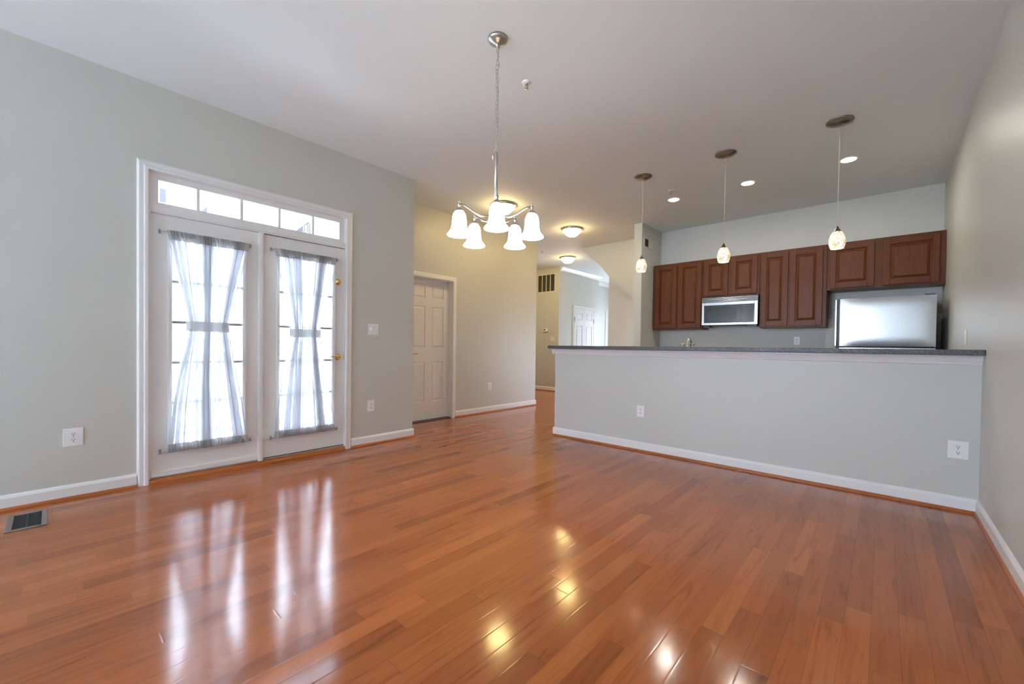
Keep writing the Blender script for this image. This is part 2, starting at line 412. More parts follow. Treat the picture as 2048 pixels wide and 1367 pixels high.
# ------------------------------------------------------------------ French door frame
CP = [(0, 0), (.018, 0), (.020, .006), (.020, .022), (.016, .030), (.016, .055), (.010, .066), (0, .068)]
t = thing('trim_1', (0, OY0, 0), 'white casing and frame around the French doors', 'door frame', kind=S)
def casing(parent, ox, y0, y1, z1, w=.068, name='casing', material=None):
    """mitred three-sided casing"""
    k = w/.068; n = len(CP); vs = []
    for a, q in CP: vs.append((ox+a, y0-q*k, 0))
    for a, q in CP: vs.append((ox+a, y0-q*k, z1+q*k))
    for a, q in CP: vs.append((ox+a, y1+q*k, z1+q*k))
    for a, q in CP: vs.append((ox+a, y1+q*k, 0))
    fs = [(r*n+i, r*n+(i+1) % n, (r+1)*n+(i+1) % n, (r+1)*n+i) for r in range(3) for i in range(n)]+[tuple(range(n)), tuple(range(3*n, 4*n))]
    MB().add(vs, fs).build(name, material or M_TRIM, parent)
t.location = (0, 0, 0)
casing(t, 0, OY0, OY1+.002, 2.395)
b = MB(); b.box(-.16, .0, OY0, OY0+.012, .03, OZ); b.box(-.16, 0, OY1-.004, OY1+.006, .03, OZ); b.box(-.16, 0, OY0, OY1, OZ-.012, OZ+.005)
b.build('jamb', M_TRIM, t)
b = MB(); b.box(-.10, .004, 1.228, 1.273, .03, 2.085); b.box(.004, .010, 1.236, 1.262, .03, 2.075); b.build('mullion_post', M_TRIM, t, .002)
b = MB(); b.box(-.12, .002, OY0+.012, OY1-.004, 2.082, 2.135); b.box(-.12, .006, OY0+.012, OY1-.004, 2.094, 2.112); b.box(-.16, -.057, OY0, OY1, 2.045, 2.09); b.box(-.16, -.057, 1.262, 1.285, .04, 2.06); b.box(-.16, -.057, 2.012, OY1, .04, 2.06); b.build('transom_bar', M_TRIM, t, .002)
MB().box(-.16, -.012, OY0, OY1, 0, .044).build('sill', M_TRIM, t)
o = MB().prism([(-.10, 0), (.030, 0), (.028, .012), (.018, .026), (.0, .034), (-.10, .036)], (0, OY0, 0), (0, OY1, 0), X_, (0, 0, 1)).build('trim_2', M_SHOE)
tag(o, 'reddish wood threshold strip under the French doors', 'threshold', kind=S)
# transom
t = thing('window_1', (0, 0, 0), 'five-light transom window above the French doors', 'transom window', kind=S)
ty0, ty1, tz0, tz1 = .545, 1.968, 2.168, 2.339
b = MB(); fx0, fx1 = -.075, -.012
b.box(fx0, fx1, OY0+.012, ty0, 2.135, OZ-.012); b.box(fx0, fx1, ty1, OY1-.004, 2.135, OZ-.012)
b.box(fx0, fx1, ty0, ty1, 2.135, tz0); b.box(fx0, fx1, ty0, ty1, tz1, OZ-.012)
b.build('sash', M_TRIM, t)
b = MB()
for y in (.7975, 1.1055, 1.4095, 1.7125): b.box(-.05, -.026, y-.011, y+.011, tz0, tz1)
b.build('muntin', M_TRIM, t)
MB().box(-.04, -.036, ty0, ty1, tz0, tz1).build('glass_pane', M_GLASS, t)

# ------------------------------------------------------------------ French door leaves
def french_leaf(name, y0, y1, gz0, gz1, gy0, gy1, zb, zt, label):
    t = thing(name, (0, y0, 0), label, 'door', kind=S); w = y1-y0; a0, a1 = gy0-y0, gy1-y0
    xb, xf = -.055, -.010
    b = MB(); b.box(xb, xf, 0, a0-.03, zb, zt); b.box(xb, xf, a1+.03, w, zb, zt)
    b.box(xb, xf, a0-.03, a1+.03, zb, gz0-.03); b.box(xb, xf, a0-.03, a1+.03, gz1+.03, zt)
    b.build('leaf_frame', M_DOORW, t, .0015)
    b = MB()   # glazing bead, proud of the leaf
    bp = [(0, 0), (.008, 0), (.009, .012), (.002, .030), (-.018, .034), (-.018, 0)]
    for (p0, p1, wv) in (((xf, a0-.034, gz0-.03), (xf, a0-.034, gz1+.03), (0, 1, 0)), ((xf, a1+.034, gz0-.03), (xf, a1+.034, gz1+.03), (0, -1, 0)),
                         ((xf, a0-.03, gz0-.034), (xf, a1+.03, gz0-.034), (0, 0, 1)), ((xf, a0-.03, gz1+.034), (xf, a1+.03, gz1+.034), (0, 0, -1))):
        b.prism(bp, p0, p1, X_, wv)
    b.build('glazing_bead', M_DOORW, t)
    MB().box(-.036, -.033, a0-.025, a1+.025, gz0-.025, gz1+.025).build('glass_pane', M_GLASS, t)
    b = MB()
    for k in range(1, 5):
        z = gz0+(gz1-gz0)*k/5; b.box(-.046, -.038, a0-.01, a1+.01, z-.011, z+.011)
    for k in (1, 2):
        y = a0+(a1-a0)*k/3; b.box(-.046, -.038, y-.011, y+.011, gz0-.01, gz1+.01)
    b.build('muntin_grid', M_DOORW, t)
    return t
f1 = french_leaf('door_1', .499, 1.228, .285, 1.895, .632, 1.108, .045, 2.08, 'fixed left French door leaf with fifteen lights')
b = MB(); b.box(-.010, .006, 0, .729, .046, .085); b.build('bottom_sill', M_DOORW, f1, .002)
f2 = french_leaf('door_2', 1.277, 2.025, .285, 1.895, 1.413, 1.900, .045, 2.075, 'hinged right French door leaf with brass lever')
for z in (1.857, 1.056, .262):
    b = MB(); b.tube([(-.004, -.004, z-.05), (-.004, -.004, z+.05)], .0065, 10); b.box(-.0105, -.007, 0, .024, z-.05, z+.05)
    b.build('hinge', M_PLATE, f2)
b = MB(); b.lathe([(0, -.012), (.033, -.012), (.033, -.004), (.026, .002), (.014, .006), (.013, .022), (.009, .026), (0, .027)], (0, .678, 1.729), 28, 'x'); b.build('deadbolt', M_BRASS, f2)
lv = MB(); lv.lathe([(0, -.012), (.034, -.012), (.034, -.004), (.028, .003), (.013, .008), (.012, .035), (0, .037)], (0, .678, .962), 28, 'x')
lv.tube([(.030, .678, .962), (.036, .66, .964), (.037, .62, .969), (.034, .585, .966), (.030, .575, .960)], [.010, .009, .007, .006, .005], 10)
lv.build('lever_handle', M_BRASS, f2)
MB().box(-.03, -.0095, .742, .7485, .93, .99).build('latch_plate', M_BRASS, f2)
b = MB(); b.box(-.03, -.004, .0, .748, .0445, .050); b.build('door_sweep', M_DARK, f2)

# ------------------------------------------------------------------ six-panel doors
def panel_door(t, w, zb, zt, rows, cols, thick, material, rec=.009):
    """local: door in the YZ plane, front face at x=0, going back -thick"""
    b = MB(); ys = [0]+[v for c in cols for v in c]+[w]; zs = [zb]+[v for r in rows for v in r]+[zt]
    b.box(-thick, -rec, 0, w, zb, zt)
    for i in range(0, len(ys), 2): b.box(-rec, 0, ys[i], ys[i+1], zb, zt)
    for c in cols:
        for i in range(0, len(zs), 2): b.box(-rec, 0, c[0], c[1], zs[i], zs[i+1])
    b.build('leaf', material, t)
    for c in cols:
        for r in rows:
            y0, y1, z0, z1 = c[0], c[1], r[0], r[1]; p = MB()
            # sloped moulding ring then raised field
            e = .010
            p.frus([(-rec, y0+e, z0+e), (-rec, y1-e, z0+e), (-rec, y1-e, z1-e), (-rec, y0+e, z1-e)],
                   [(-.001, y0+e+.022, z0+e+.022), (-.001, y1-e-.022, z0+e+.022), (-.001, y1-e-.022, z1-e-.022), (-.001, y0+e+.022, z1-e-.022)])
            p.build('raised_panel', material, t)
d3 = thing('door_3', (-.765, DY0+.004, 0), 'white six-panel door set into the recess wall', 'door', kind=S)
panel_door(d3, .752, .016, 2.035, [(.28, .85), (1.055, 1.655), (1.775, 1.978)], [(.105, .320), (.440, .655)], .035, M_DOORW)
b = MB(); b.lathe([(0, 0), (.033, 0), (.032, .006), (.013, .010), (.011, .05), (0, .052)], (0, .065, .97), 24, 'x')
b.tube([(.045, .065, .97), (.05, .085, .971), (.052, .12, .975), (.048, .165, .972)], [.011, .010, .008, .006], 10)
b.build('lever_handle', M_BRASS, d3)
t = thing('trim_3', (0, 0, 0), 'white casing and jamb around the six-panel door', 'door frame', kind=S)
casing(t, XR, DY0, DY1, DZ, .066)
b = MB(); b.box(XR-.14, XR+.0, DY0-.005, DY0+.003, .0, DZ); b.box(XR-.14, XR, DY1-.003, DY1+.005, 0, DZ); b.box(XR-.14, XR, DY0, DY1, DZ-.004, DZ+.005)
b.box(XR-.14, -.803, DY0, DY0+.02, 0, DZ); b.box(XR-.14, -.803, DY1-.016, DY1, 0, DZ); b.box(XR-.14, -.803, DY0, DY1, DZ-.03, DZ)
b.build('jamb', M_TRIM, t)
o = MB().box(XR-.16, XR-.012, DY0+.003, DY1-.003, 0, .012).build('trim_4', M_CARPET); tag(o, 'dark grey threshold strip under the six-panel door', 'threshold', kind=S)

d4 = thing('door_4', (XF+.004, 8.915, 0), 'white double closet door in the foyer', 'door', kind=S)
for k in (0, 1):
    y = k*.465; lf = bpy.data.objects.new('door_leaf', None); COL.objects.link(lf); lf.parent = d4; lf.location = (.012, y, 0)
    panel_door(lf, .46, .02, 2.09, [(.25, .85), (1.03, 1.655), (1.80, 1.985)], [(.09, .37)], .03, M_DOORW)
for y in (-.004, .93):
    for z in (1.80, .3): MB().box(0, .020, y-.008, y+.008, z-.06, z+.06).build('hinge', M_SLOT, d4)
t = thing('trim_5', (0, 0, 0), 'white casing around the foyer closet door', 'door frame', kind=S)
casing(t, XF, 8.905, 9.848, 2.095, .062)
CR = [(0, 0), (.012, -.11), (.022, -.10), (.028, -.085), (.075, -.03), (.085, -.022), (.092, 0)]
CRP = [(0, 0), (.10, 0), (.10, -.014), (.086, -.024), (.040, -.072), (.022, -.086), (.018, -.106), (0, -.112)]
b = MB(); b.prism(CRP, (XF, YV+.02, H), (XF, FY1+.05, H), X_, (0, 0, 1)); tag(b.build('trim_6', M_TRIM), 'white crown moulding on the foyer wall', 'crown moulding', kind=S)
b = MB(); b.prism(CRP, (-2.2, FY1, H), (-2.2, 12.0, H), X_, (0, 0, 1)); tag(b.build('trim_7', M_TRIM), 'white crown moulding on the bluish entry wall', 'crown moulding', kind=S)
b = MB(); b.box(-2.2, -2.18, 11.33, 11.42, 0, 2.2); tag(b.build('trim_8', M_TRIM), 'bright white vertical casing on the entry wall', 'door frame', kind=S)
# bed moulding under bar top
b = MB(); b.prism([(0, 0), (.040, 0), (.040, -.010), (.032, -.016), (.020, -.044), (.016, -.05), (.012, -.062), (0, -.066)], (XB-.03, YB, 1.071), (WR, YB, 1.071), NY, (0, 0, 1))
b.prism([(0, 0), (.040, 0), (.040, -.010), (.032, -.016), (.020, -.044), (.016, -.05), (.012, -.062), (0, -.066)], (XB, YB-.03, 1.071), (XB, YB+.12, 1.071), NX, (0, 0, 1))
tag(b.build('trim_9', M_TRIM), 'white moulding under the dark bar top', 'moulding', kind=S)

# ------------------------------------------------------------------ bar top, kitchen
o = MB().box(1.118, WR-.001, 4.038, 4.42, 1.072, 1.110).build('bar_top', M_LAM, None, .004)
tag(o, 'long charcoal speckled bar top resting on the half wall', 'countertop')
t = thing('base_cabinet', (2.9, 4.6, 0), 'cherry base cabinet run behind the bar half wall', 'cabinet')
b = MB(); b.box(-1.6, 1.1, -.30, .28, .1, .875); b.box(-1.6, 1.1, -.30, .22, 0, .1); b.build('body', M_CHERRY, t)
o = MB().box(1.29, 4.02, 4.292, 4.92, .876, .914).build('sink_worktop', M_LAM, None, .003)
tag(o, 'lower charcoal worktop behind the bar carrying the faucet', 'countertop')
# faucet
t = thing('kitchen_faucet', (2.578, 4.62, .915), 'chrome two-handle kitchen faucet peeping above the bar top', 'faucet')
MB().lathe([(0, 0), (.10, 0), (.10, .008), (.09, .014), (0, .014)], (0, 0, 0), 28).build('base_plate', M_CHROME, t)
b = MB(); pts = [(0, 0, .01), (0, 0, .20), (0, .006, .245), (0, .03, .277), (0, .065, .284), (0, .10, .268), (0, .118, .235), (0, .12, .20)]
b.tube(pts, [.013]*2+[.011]*6, 12); b.build('spout', M_CHROME, t)
for sx in (-1, 1):
    b = MB(); b.lathe([(0, .012), (.016, .012), (.013, .05), (.010, .19), (.014, .196), (.014, .21), (0, .214)], (sx*.052, 0, 0), 18)
    b.tube([(sx*.052-.028, 0, .222), (sx*.052+.028, 0, .226)], .009, 10); b.build('handle', M_CHROME, t)
b = MB(); b.lathe([(0, .0), (.014, .0), (.012, .03), (.009, .09), (.013, .15), (.011, .19), (0, .194)], (.11, 0, 0), 16); b.build('sprayer', M_CHROME, t)

# upper cabinets: local x along the wall, front at y=0, back at +depth
CABD = .318
def cabinet(name, x0, x1, z0, z1, doors, label, end_r=False):
    t = thing(name, (x0, YK-CABD, z0), label, 'cabinet', group='cherry wall cabinets'); w = x1-x0; h = z1-z0
    b = MB(); b.box(.001, w-.001, .0, CABD-.001, 0, h)
    b.build('body', M_CHERRYH, t, .0015)
    for (a, c) in doors:
        a -= x0; c -= x0; y1 = -.002; y0 = -.022; s = .062; zb, zt = .022, h-.030
        d = bpy.data.objects.new('cabinet_door', None); COL.objects.link(d); d.parent = t; d.location = (a, 0, 0); W_ = c-a
        MB().box(0, s, y0, y1, zb, zt).build('stile', M_CHERRY, d, .003); MB().box(W_-s, W_, y0, y1, zb, zt).build('stile', M_CHERRY, d, .003)
        MB().box(s, W_-s, y0, y1, zb, zb+s).build('rail', M_CHERRYH, d, .003); MB().box(s, W_-s, y0, y1, zt-s, zt).build('rail', M_CHERRYH, d, .003)
        p = MB(); q0 = s; q1 = W_-s; r0 = zb+s; r1 = zt-s; e = .011
        p.box(q0, q1, -.004, y1, r0, r1)
        p.frus([(q0+e, -.004, r0+e), (q1-e, -.004, r0+e), (q1-e, -.004, r1-e), (q0+e, -.004, r1-e)],
               [(q0+e+.028, -.0195, r0+e+.028), (q1-e-.028, -.0195, r0+e+.028), (q1-e-.028, -.0195, r1-e-.028), (q0+e+.028, -.0195, r1-e-.028)])
        p.build('raised_panel', M_CHERRY, d)
    return t
ZT = 2.440
cabinet('wall_cabinet', 1.346, 2.110, 1.392, ZT, [(1.380, 1.722), (1.752, 2.094)], 'tall two-door cherry wall cabinet left of the microwave')
cabinet('wall_cabinet', 2.112, 2.866, 1.862, ZT, [(2.138, 2.462), (2.505, 2.835)], 'short two-door cherry wall cabinet above the microwave')
cabinet('wall_cabinet', 2.868, 3.612, 1.392, ZT, [(2.888, 3.198), (3.222, 3.570)], 'tall two-door cherry wall cabinet right of the microwave')
cabinet('wall_cabinet', 3.614, WR-.002, 1.852, ZT, [(3.640, 4.065), (4.140, 4.610)], 'wide two-door cherry wall cabinet above the refrigerator')

# microwave
t = thing('microwave', (2.128, YK-.40, 1.440), 'stainless over-range microwave under the short cabinet', 'microwave')
mw, mh = .736, .405
b = MB(); b.box(.002, mw-.002, .020, .398, 0.0, mh+.008); b.build('body', M_DARK, t)
d = bpy.data.objects.new('front_door', None); COL.objects.link(d); d.parent = t
b = MB(); b.box(0, .034, 0, .022, .004, .335); b.box(mw-.040, mw, 0, .022, .004, .335); b.box(.034, mw-.040, 0, .022, .004, .036); b.box(.034, mw-.040, 0, .022, .292, .335)
b.build('steel_frame', M_STEEL, d, .003)
MB().box(.034, .535, .004, .02, .036, .292).build('window', M_BLKGLASS, d)
MB().box(.535, mw-.040, .004, .02, .036, .292).build('control_panel', M_PANEL, d)
MB().box(.085, .47, .0025, .0042, .075, .255).build('window_screen', M_PANEL, d)
b = MB()
for k in range(4): b.box(0, mw, -.002, .03, .343+k*.017, .350+k*.017)
b.build('vent_grille', M_STEEL, t, .002)
b = MB(); b.box(.02, .10, .03, .20, -.028, 0); b.build('filter', M_DARK, t)
b = MB(); b.box(.60, .72, .03, .16, -.018, 0); b.build('lamp_cover', M_DARK, t)

# refrigerator
FX0, FX1 = 3.735, 4.567; FYF = YK-.78
t = thing('refrigerator', ((FX0+FX1)/2, YK-.04, 0), 'stainless top-freezer refrigerator against the kitchen right wall', 'refrigerator')
hw = (FX1-FX0)/2
b = MB(); b.box(-hw+.01, hw-.005, -.66, 0, .03, 1.672); b.build('body', M_DARK, t, .004)
def curved(b, x0, x1, yf, yb, z0, z1, n=20, bulge=.010, nz=10):
    vs = []
    for k in range(nz+1):
        z = z0+(z1-z0)*k/nz; zz = 2*(k/nz)-1
        for i in range(n+1):
            x = x0+(x1-x0)*i/n; u = 2*i/n-1
            e = (1-abs(u)**6)*(1-abs(zz)**8*.6)
            vs.append((x, yf-bulge*(1-u*u)*.45-.012*e, z))
    N = n+1; fs = [(k*N+i, k*N+i+1, (k+1)*N+i+1, (k+1)*N+i) for k in range(nz) for i in range(n)]
    b.add(vs, fs, True)
    b.box(x0, x1, yf+.0005, yb, z0, z1)
fy = FYF-(YK-.04)
b = MB(); curved(b, -hw+.045, hw, fy, fy+.06, 1.145, 1.690); fd = b.build('freezer_door', M_STEEL, t)
b = MB(); curved(b, -hw+.045, hw, fy, fy+.06, .10, 1.128); b.build('fresh_food_door', M_STEEL, t)
b = MB(); b.box(-hw+.018, -hw+.047, fy+.012, fy+.06, .10, 1.690); b.build('handle_recess', M_DARK, t)
b = MB(); b.box(-hw, -hw+.018, fy-.012, fy+.03, 1.15, 1.688); b.build('handle', M_CHROME, t, .004)
b = MB(); b.box(-hw, -hw+.018, fy-.012, fy+.03, .40, 1.12); b.build('handle', M_CHROME, t, .004)
b = MB(); b.box(hw-.09, hw-.01, fy+.01, fy+.10, 1.690, 1.702); b.build('hinge_cover', M_DARK, t)
b = MB()
for x in (-hw+.08, hw-.08):
    for y in (fy+.16, -.08): MB().box(x-.02, x+.02, y-.02, y+.02, 0, .03).build('leveling_foot', M_DARK, t)


# ------------------------------------------------------------------ plates on the walls (local: faces -y, centre at origin)
def outlet(loc, rotz, label, w=.080, h=.122):
    t = thing('wall_outlet', loc, label, 'outlet', rotz, 'white duplex outlets')
    MB().box(-w/2, w/2, -.006, 0, -h/2, h/2).build('plate', M_PLATE, t, .003)
    for s in (-1, 1):
        z = s*.0205; pr = []
        for k in range(24):
            a = 2*PI*k/24; pr.append((.0172*math.cos(a), max(-.0140, min(.0140, .0172*math.sin(a)))))
        r = MB().prism(pr, (0, -.0085, z), (0, -.004, z), X_, (0, 0, 1)).build('receptacle', M_PLATE, t)
        h_ = MB(); h_.box(-.0078, -.0050, -.0090, -.008, z-.001, z+.0085); h_.box(.0050, .0078, -.0090, -.008, z-.0005, z+.008)
        h_.lathe([(0, -.0090), (.0033, -.0090), (.0033, -.008), (0, -.008)], (0, 0, z-.0075), 10, 'y'); h_.build('slot', M_SLOT, r)
    MB().lathe([(0, -.0078), (.003, -.0074), (.0036, -.006), (0, -.006)], (0, 0, 0), 12, 'y').build('screw', M_NICKEL, t)
    return t
RZ = R(90)
outlet((.0, .0925, .426), RZ, 'oversize white outlet plate on the left wall, left of French doors', .098, .123)
outlet((.0, 2.328, .424), RZ, 'white outlet low on the wall right of the French doors')
outlet((XR, 4.834, .428), RZ, 'white outlet on the sage recess wall right of the six-panel door', .085)
outlet((2.264, YB, .424), 0, 'white outlet on the half wall nearer its free end', .085)
outlet((4.560, YB, .421), 0, 'oversize white outlet on the half wall near the right wall', .101, .123)
outlet((3.27, YK, 1.222), 0, 'small outlet on the kitchen rear wall left of the refrigerator', .072, .112)
def switch(loc, rotz, label, w, n, group='white light switches', dimmer=False):
    t = thing('light_switch', loc, label, 'light switch', rotz, group)
    MB().box(-w/2, w/2, -.006, 0, -.0605, .0605).build('plate', M_PLATE, t, .003)
    for k in range(n):
        x = (k-(n-1)/2)*.046
        if dimmer and k == 0:
            MB().lathe([(0, -.022), (.014, -.020), (.017, -.006), (0, -.006)], (x, 0, 0), 20, 'y').build('dimmer_knob', M_PLATE, t)
        else:
            b = MB(); b.box(x-.016, x+.016, -.0085, -.005, -.032, .032); b.build('rocker', M_PLATE, t, .0015)
    return t
switch((0, 2.3475, 1.260), RZ, 'white two-gang dimmer and switch plate right of the French doors', .120, 2, dimmer=True)
switch((-1.913, YV, 1.293), 0, 'white switch plate on the tan hall wall below the thermostat', .118, 2)
switch((WR, 4.93, 1.215), -RZ, 'white switch plate on the right wall just above the bar top', .075, 1)
# thermostat
t = thing('thermostat', (-2.126, YV, 1.513), 'small white thermostat on the tan hall wall below the return grille', 'thermostat')
MB().box(-.073, .073, -.028, 0, -.043, .043).build('case', M_PLATE, t, .006)
MB().box(-.045, .015, -.0295, -.027, -.005, .022).build('display', M_DGREY, t)
# return-air grille
t = thing('return_air_grille', (-2.125, YV, 2.677), 'cream return-air grille with four dark bays high on the hall wall', 'vent')
gw, gh = .275, .228
b = MB(); b.box(-gw, gw, -.012, 0, gh-.022, gh); b.box(-gw, gw, -.012, 0, -gh, -gh+.022); b.box(-gw, -gw+.022, -.012, 0, -gh+.022, gh-.022); b.box(gw-.022, gw, -.012, 0, -gh+.022, gh-.022)
b.build('frame', M_IVORY, t, .003)
for x in (-.1265, 0, .1265): MB().box(x-.010, x+.010, -.011, -.001, -gh+.022, gh-.022).build('mullion', M_IVORY, t)
MB().box(-gw+.02, gw-.02, -.003, -.0005, -gh+.02, gh-.02).build('filter', M_FILTER, t)
b = MB(); n = 26
for k in range(n):
    z = -gh+.028+(2*gh-.056)*k/(n-1); b.prism([(0, 0), (.007, -.006), (.007, -.0045), (0, .0015)], (-gw+.022, -.002, z), (gw-.022, -.002, z), (0, -1, 0), (0, 0, 1))
b.build('louvers', M_FILTER, t)
# kitchen supply register on pier wall (faces +x)
t = thing('supply_register', (XP, 6.40, 2.765), 'small supply register high on the kitchen left wall', 'vent', RZ)
b = MB(); w, h = .165, .078; b.box(-w, w, -.010, 0, h-.014, h); b.box(-w, w, -.010, 0, -h, -h+.014); b.box(-w, -w+.014, -.010, 0, -h+.014, h-.014); b.box(w-.014, w, -.010, 0, -h+.014, h-.014); b.box(-.008, .008, -.010, 0, -h+.014, h-.014)
b.build('frame', M_IVORY, t, .002)
MB().box(-w+.012, w-.012, -.002, -.0004, -h+.012, h-.012).build('duct_opening', M_SLOT, t)
b = MB()
for k in range(9): x = .018+k*.0155; b.box(x, x+.010, -.009, -.002, -h+.014, h-.014)
b.build('louvers', M_IVORY, t)
# floor register
t = thing('floor_register', (.335, -.107, 0), 'metal floor register with a dark opening by the left wall', 'floor vent')
b = MB(); a, c = .165, .082
b.box(-a, a, -c, -c+.026, 0, .006); b.box(-a, a, c-.026, c, 0, .006); b.box(-a, -a+.02, -c+.026, c-.026, 0, .006); b.box(a-.02, a, -c+.026, c-.026, 0, .006)
b.build('frame', mat('brown_grey_register_metal', (.20, .165, .14), .5), t, .002)
MB().box(-a+.02, a-.02, -c+.026, c-.026, .0004, .0012).build('duct_opening', M_SLOT, t)
b = MB()
for k in range(17): x = -a+.03+k*.0168; b.box(x, x+.0035, -c+.026, c-.026, .001, .0045)
b.box(-a+.02, a-.02, -.003, .003, .001, .005)
b.build('louvers', M_DGREY, t)

# ------------------------------------------------------------------ curtains and rods
def interp(tbl, z):
    for (z0, a), (z1, c) in zip(tbl, tbl[1:]):
        if z1 <= z <= z0:
            k = (z0-z)/(z0-z1); return a+(c-a)*k
    return tbl[-1][1] if z < tbl[-1][0] else tbl[0][1]
def curtain(name, lo, hi, ztop, zt0, zt1, zbot, label, seed, nf):
    rnd = random.Random(seed); t = thing(name, (0, 0, 0), label, 'curtain', group='sheer French door curtains')
    ph = [rnd.uniform(0, 6.28) for _ in range(6)]
    xc = .030
    def shape(nu, nz, za, zb, n, amp, lat, ruffle=0.):
        vs = []
        for j in range(nz+1):
            z = za+(zb-za)*j/nz; L, Rr = interp(lo, z), interp(hi, z); w = Rr-L
            zmid = (zt0+zt1)/2; k = min(1., abs(z-zmid)/.45)
            for i in range(nu+1):
                u = i/nu
                uu = u+.030*math.sin(2*PI*u*2+ph[0])+.022*math.sin(2*PI*u*3+ph[1])+.012*math.sin(2*PI*u*5+ph[2]+2.2*k)
                uu -= (.030*math.sin(ph[0])+.022*math.sin(ph[1])+.012*math.sin(ph[2]+2.2*k))*(1)
                p = 2*PI*n*uu
                a = amp*(.55+.45*math.sin(2*PI*u*1.7+ph[3]))*(.5+.5*k)
                ee = min(1., u*14, (1-u)*14)
                y = L+w*u+ee*lat*w/n*math.sin(2*p+ph[4])*(.6+.4*math.sin(2*PI*u*2.3+ph[5]))
                x = xc+a*math.sin(p)+ruffle*math.sin(p*3.1+z*40)
                vs.append((x, y, z))
        N = nu+1
        return vs, [(j*N+i, j*N+i+1, (j+1)*N+i+1, (j+1)*N+i) for j in range(nz) for i in range(nu)]
    v, f = shape(260, 60, ztop-.055, zbot+.05, nf, .0125, .40)
    pan = MB().add(v, f, True); N = 261      # panel plus its doubled side hems
    for c0 in (0, 256):
        hv = [(v[j*N+c0+i][0]+.002, v[j*N+c0+i][1], v[j*N+c0+i][2]) for j in range(61) for i in range(5)]
        for dxx in (0, .0015): pan.add([(p[0]+dxx, p[1], p[2]) for p in hv], [(j*5+i, j*5+i+1, (j+1)*5+i+1, (j+1)*5+i) for j in range(60) for i in range(4)], True)
    pan.build('sheer_panel', M_SHEER, t)
    for za, zb in ((ztop+.012, ztop-.06), (zbot+.055, zbot-.010)):
        v, f = shape(340, 12, za, zb, 34, .007, .35, .003); h = MB().add(v, f, True)
        v, f = shape(340, 12, za, zb, 27, .006, .30, .004); h.add([(p[0]+.008, p[1], p[2]) for p in v], f, True)
        h.build('gathered_heading', M_SHEERD, t)
    # tie band: flattened loop around the waist
    L0, R0 = interp(lo, (zt0+zt1)/2), interp(hi, (zt0+zt1)/2)
    ring = []
    for k in range(48):
        a = 2*PI*k/48; c, s_ = math.cos(a), math.sin(a)
        ring.append((xc+.013*math.copysign(abs(s_)**.6, s_), (L0+R0)/2+((R0-L0)/2+.004)*math.copysign(abs(c)**.55, c)))
    vs = [(x, y, z) for z in (zt0, zt0-(zt0-zt1)*.33, zt0-(zt0-zt1)*.66, zt1) for x, y in ring]
    fs = [(j*48+k, j*48+(k+1) % 48, (j+1)*48+(k+1) % 48, (j+1)*48+k) for j in range(3) for k in range(48)]
    MB().add(vs, fs, True).build('tie_band', M_TIE, t)
    return t
curtain('sheer_curtain', [(1.96, .592), (1.90, .600), (1.60, .652), (1.26, .714), (1.18, .714), (.95, .672), (.60, .618), (.22, .585)],
        [(1.96, 1.152), (1.90, 1.142), (1.60, 1.075), (1.26, .997), (1.18, .997), (.95, 1.035), (.60, 1.095), (.22, 1.148)],
        1.948, 1.262, 1.180, .238, 'white sheer hourglass curtain tied on the left French door', 3, 9)
curtain('sheer_curtain', [(1.96, 1.352), (1.90, 1.360), (1.60, 1.415), (1.235, 1.484), (1.15, 1.484), (.95, 1.445), (.60, 1.395), (.22, 1.350)],
        [(1.96, 1.918), (1.90, 1.912), (1.60, 1.850), (1.235, 1.767), (1.15, 1.767), (.95, 1.800), (.60, 1.862), (.22, 1.920)],
        1.950, 1.232, 1.152, .230, 'white sheer hourglass curtain tied on the right French door', 11, 9)
def rod(y0, y1, z, label):
    t = thing('sash_rod', (.010, (y0+y1)/2, z), label, 'curtain rod', group='white sash curtain rods'); hw = (y1-y0)/2
    b = MB(); b.tube([(0, -hw+.003, 0), (0, hw-.003, 0)], .0042, 8); b.build('rod', M_GREYMET, t)
    for s in (-1, 1):
        b = MB(); b.box(-.020, .004, s*hw-.005, s*hw+.005, -.005, .005); b.box(-.020, -.017, s*hw-.007, s*hw+.007, -.017, .017); b.build('bracket', M_GREYMET, t, .001)
rod(.551, 1.166, 1.948, 'thin sash rod at the top of the left French door')
rod(.555, 1.170, .237, 'thin sash rod at the bottom of the left French door')
rod(1.333, 1.945, 1.952, 'thin sash rod at the top of the right French door')
rod(1.336, 1.950, .226, 'thin sash rod at the bottom of the right French door')

# ------------------------------------------------------------------ chandelier
CX, CY = 2.30, 1.90
t = thing('chandelier', (CX, CY, H), 'five-light brushed nickel chandelier with white bell shades hanging by chain', 'chandelier')
MB().lathe([(0, 0), (.062, 0), (.064, -.006), (.060, -.014), (.045, -.026), (.022, -.036), (.012, -.046), (.010, -.056), (0, -.058)], (0, 0, 0), 32).build('canopy', M_NICKEL, t)
b = MB(); zt, zb = -.055, 2.355-H; n = 23; st = (zt-zb)/n
for k in range(n):
    z = zt-(k+.5)*st; hl = st*.5+.004; a = (k % 2)*PI/2+.3*math.sin(k*1.9); dx = .004*math.sin(k*.8)
    ring = []
    for q in range(16):
        an = 2*PI*q/16; c, s_ = math.cos(an), math.sin(an); wv = .0085*c; hv = hl*math.copysign(abs(s_)**.8, s_)
        ring.append((dx+wv*math.cos(a), wv*math.sin(a), z+hv))
    b.tube(ring, .0021, 6, closed=True)
b.tube([(.009+.005*math.sin(k*1.1), .005*math.cos(k*.9), zt-(zt-zb)*k/40) for k in range(41)], .0018, 6)
b.build('chain', M_NICKEL, t)
z0 = 2.345-H
b = MB(); ring = [(0.0+.012*math.cos(2*PI*q/16), 0, z0+.012*math.sin(2*PI*q/16)) for q in range(16)]
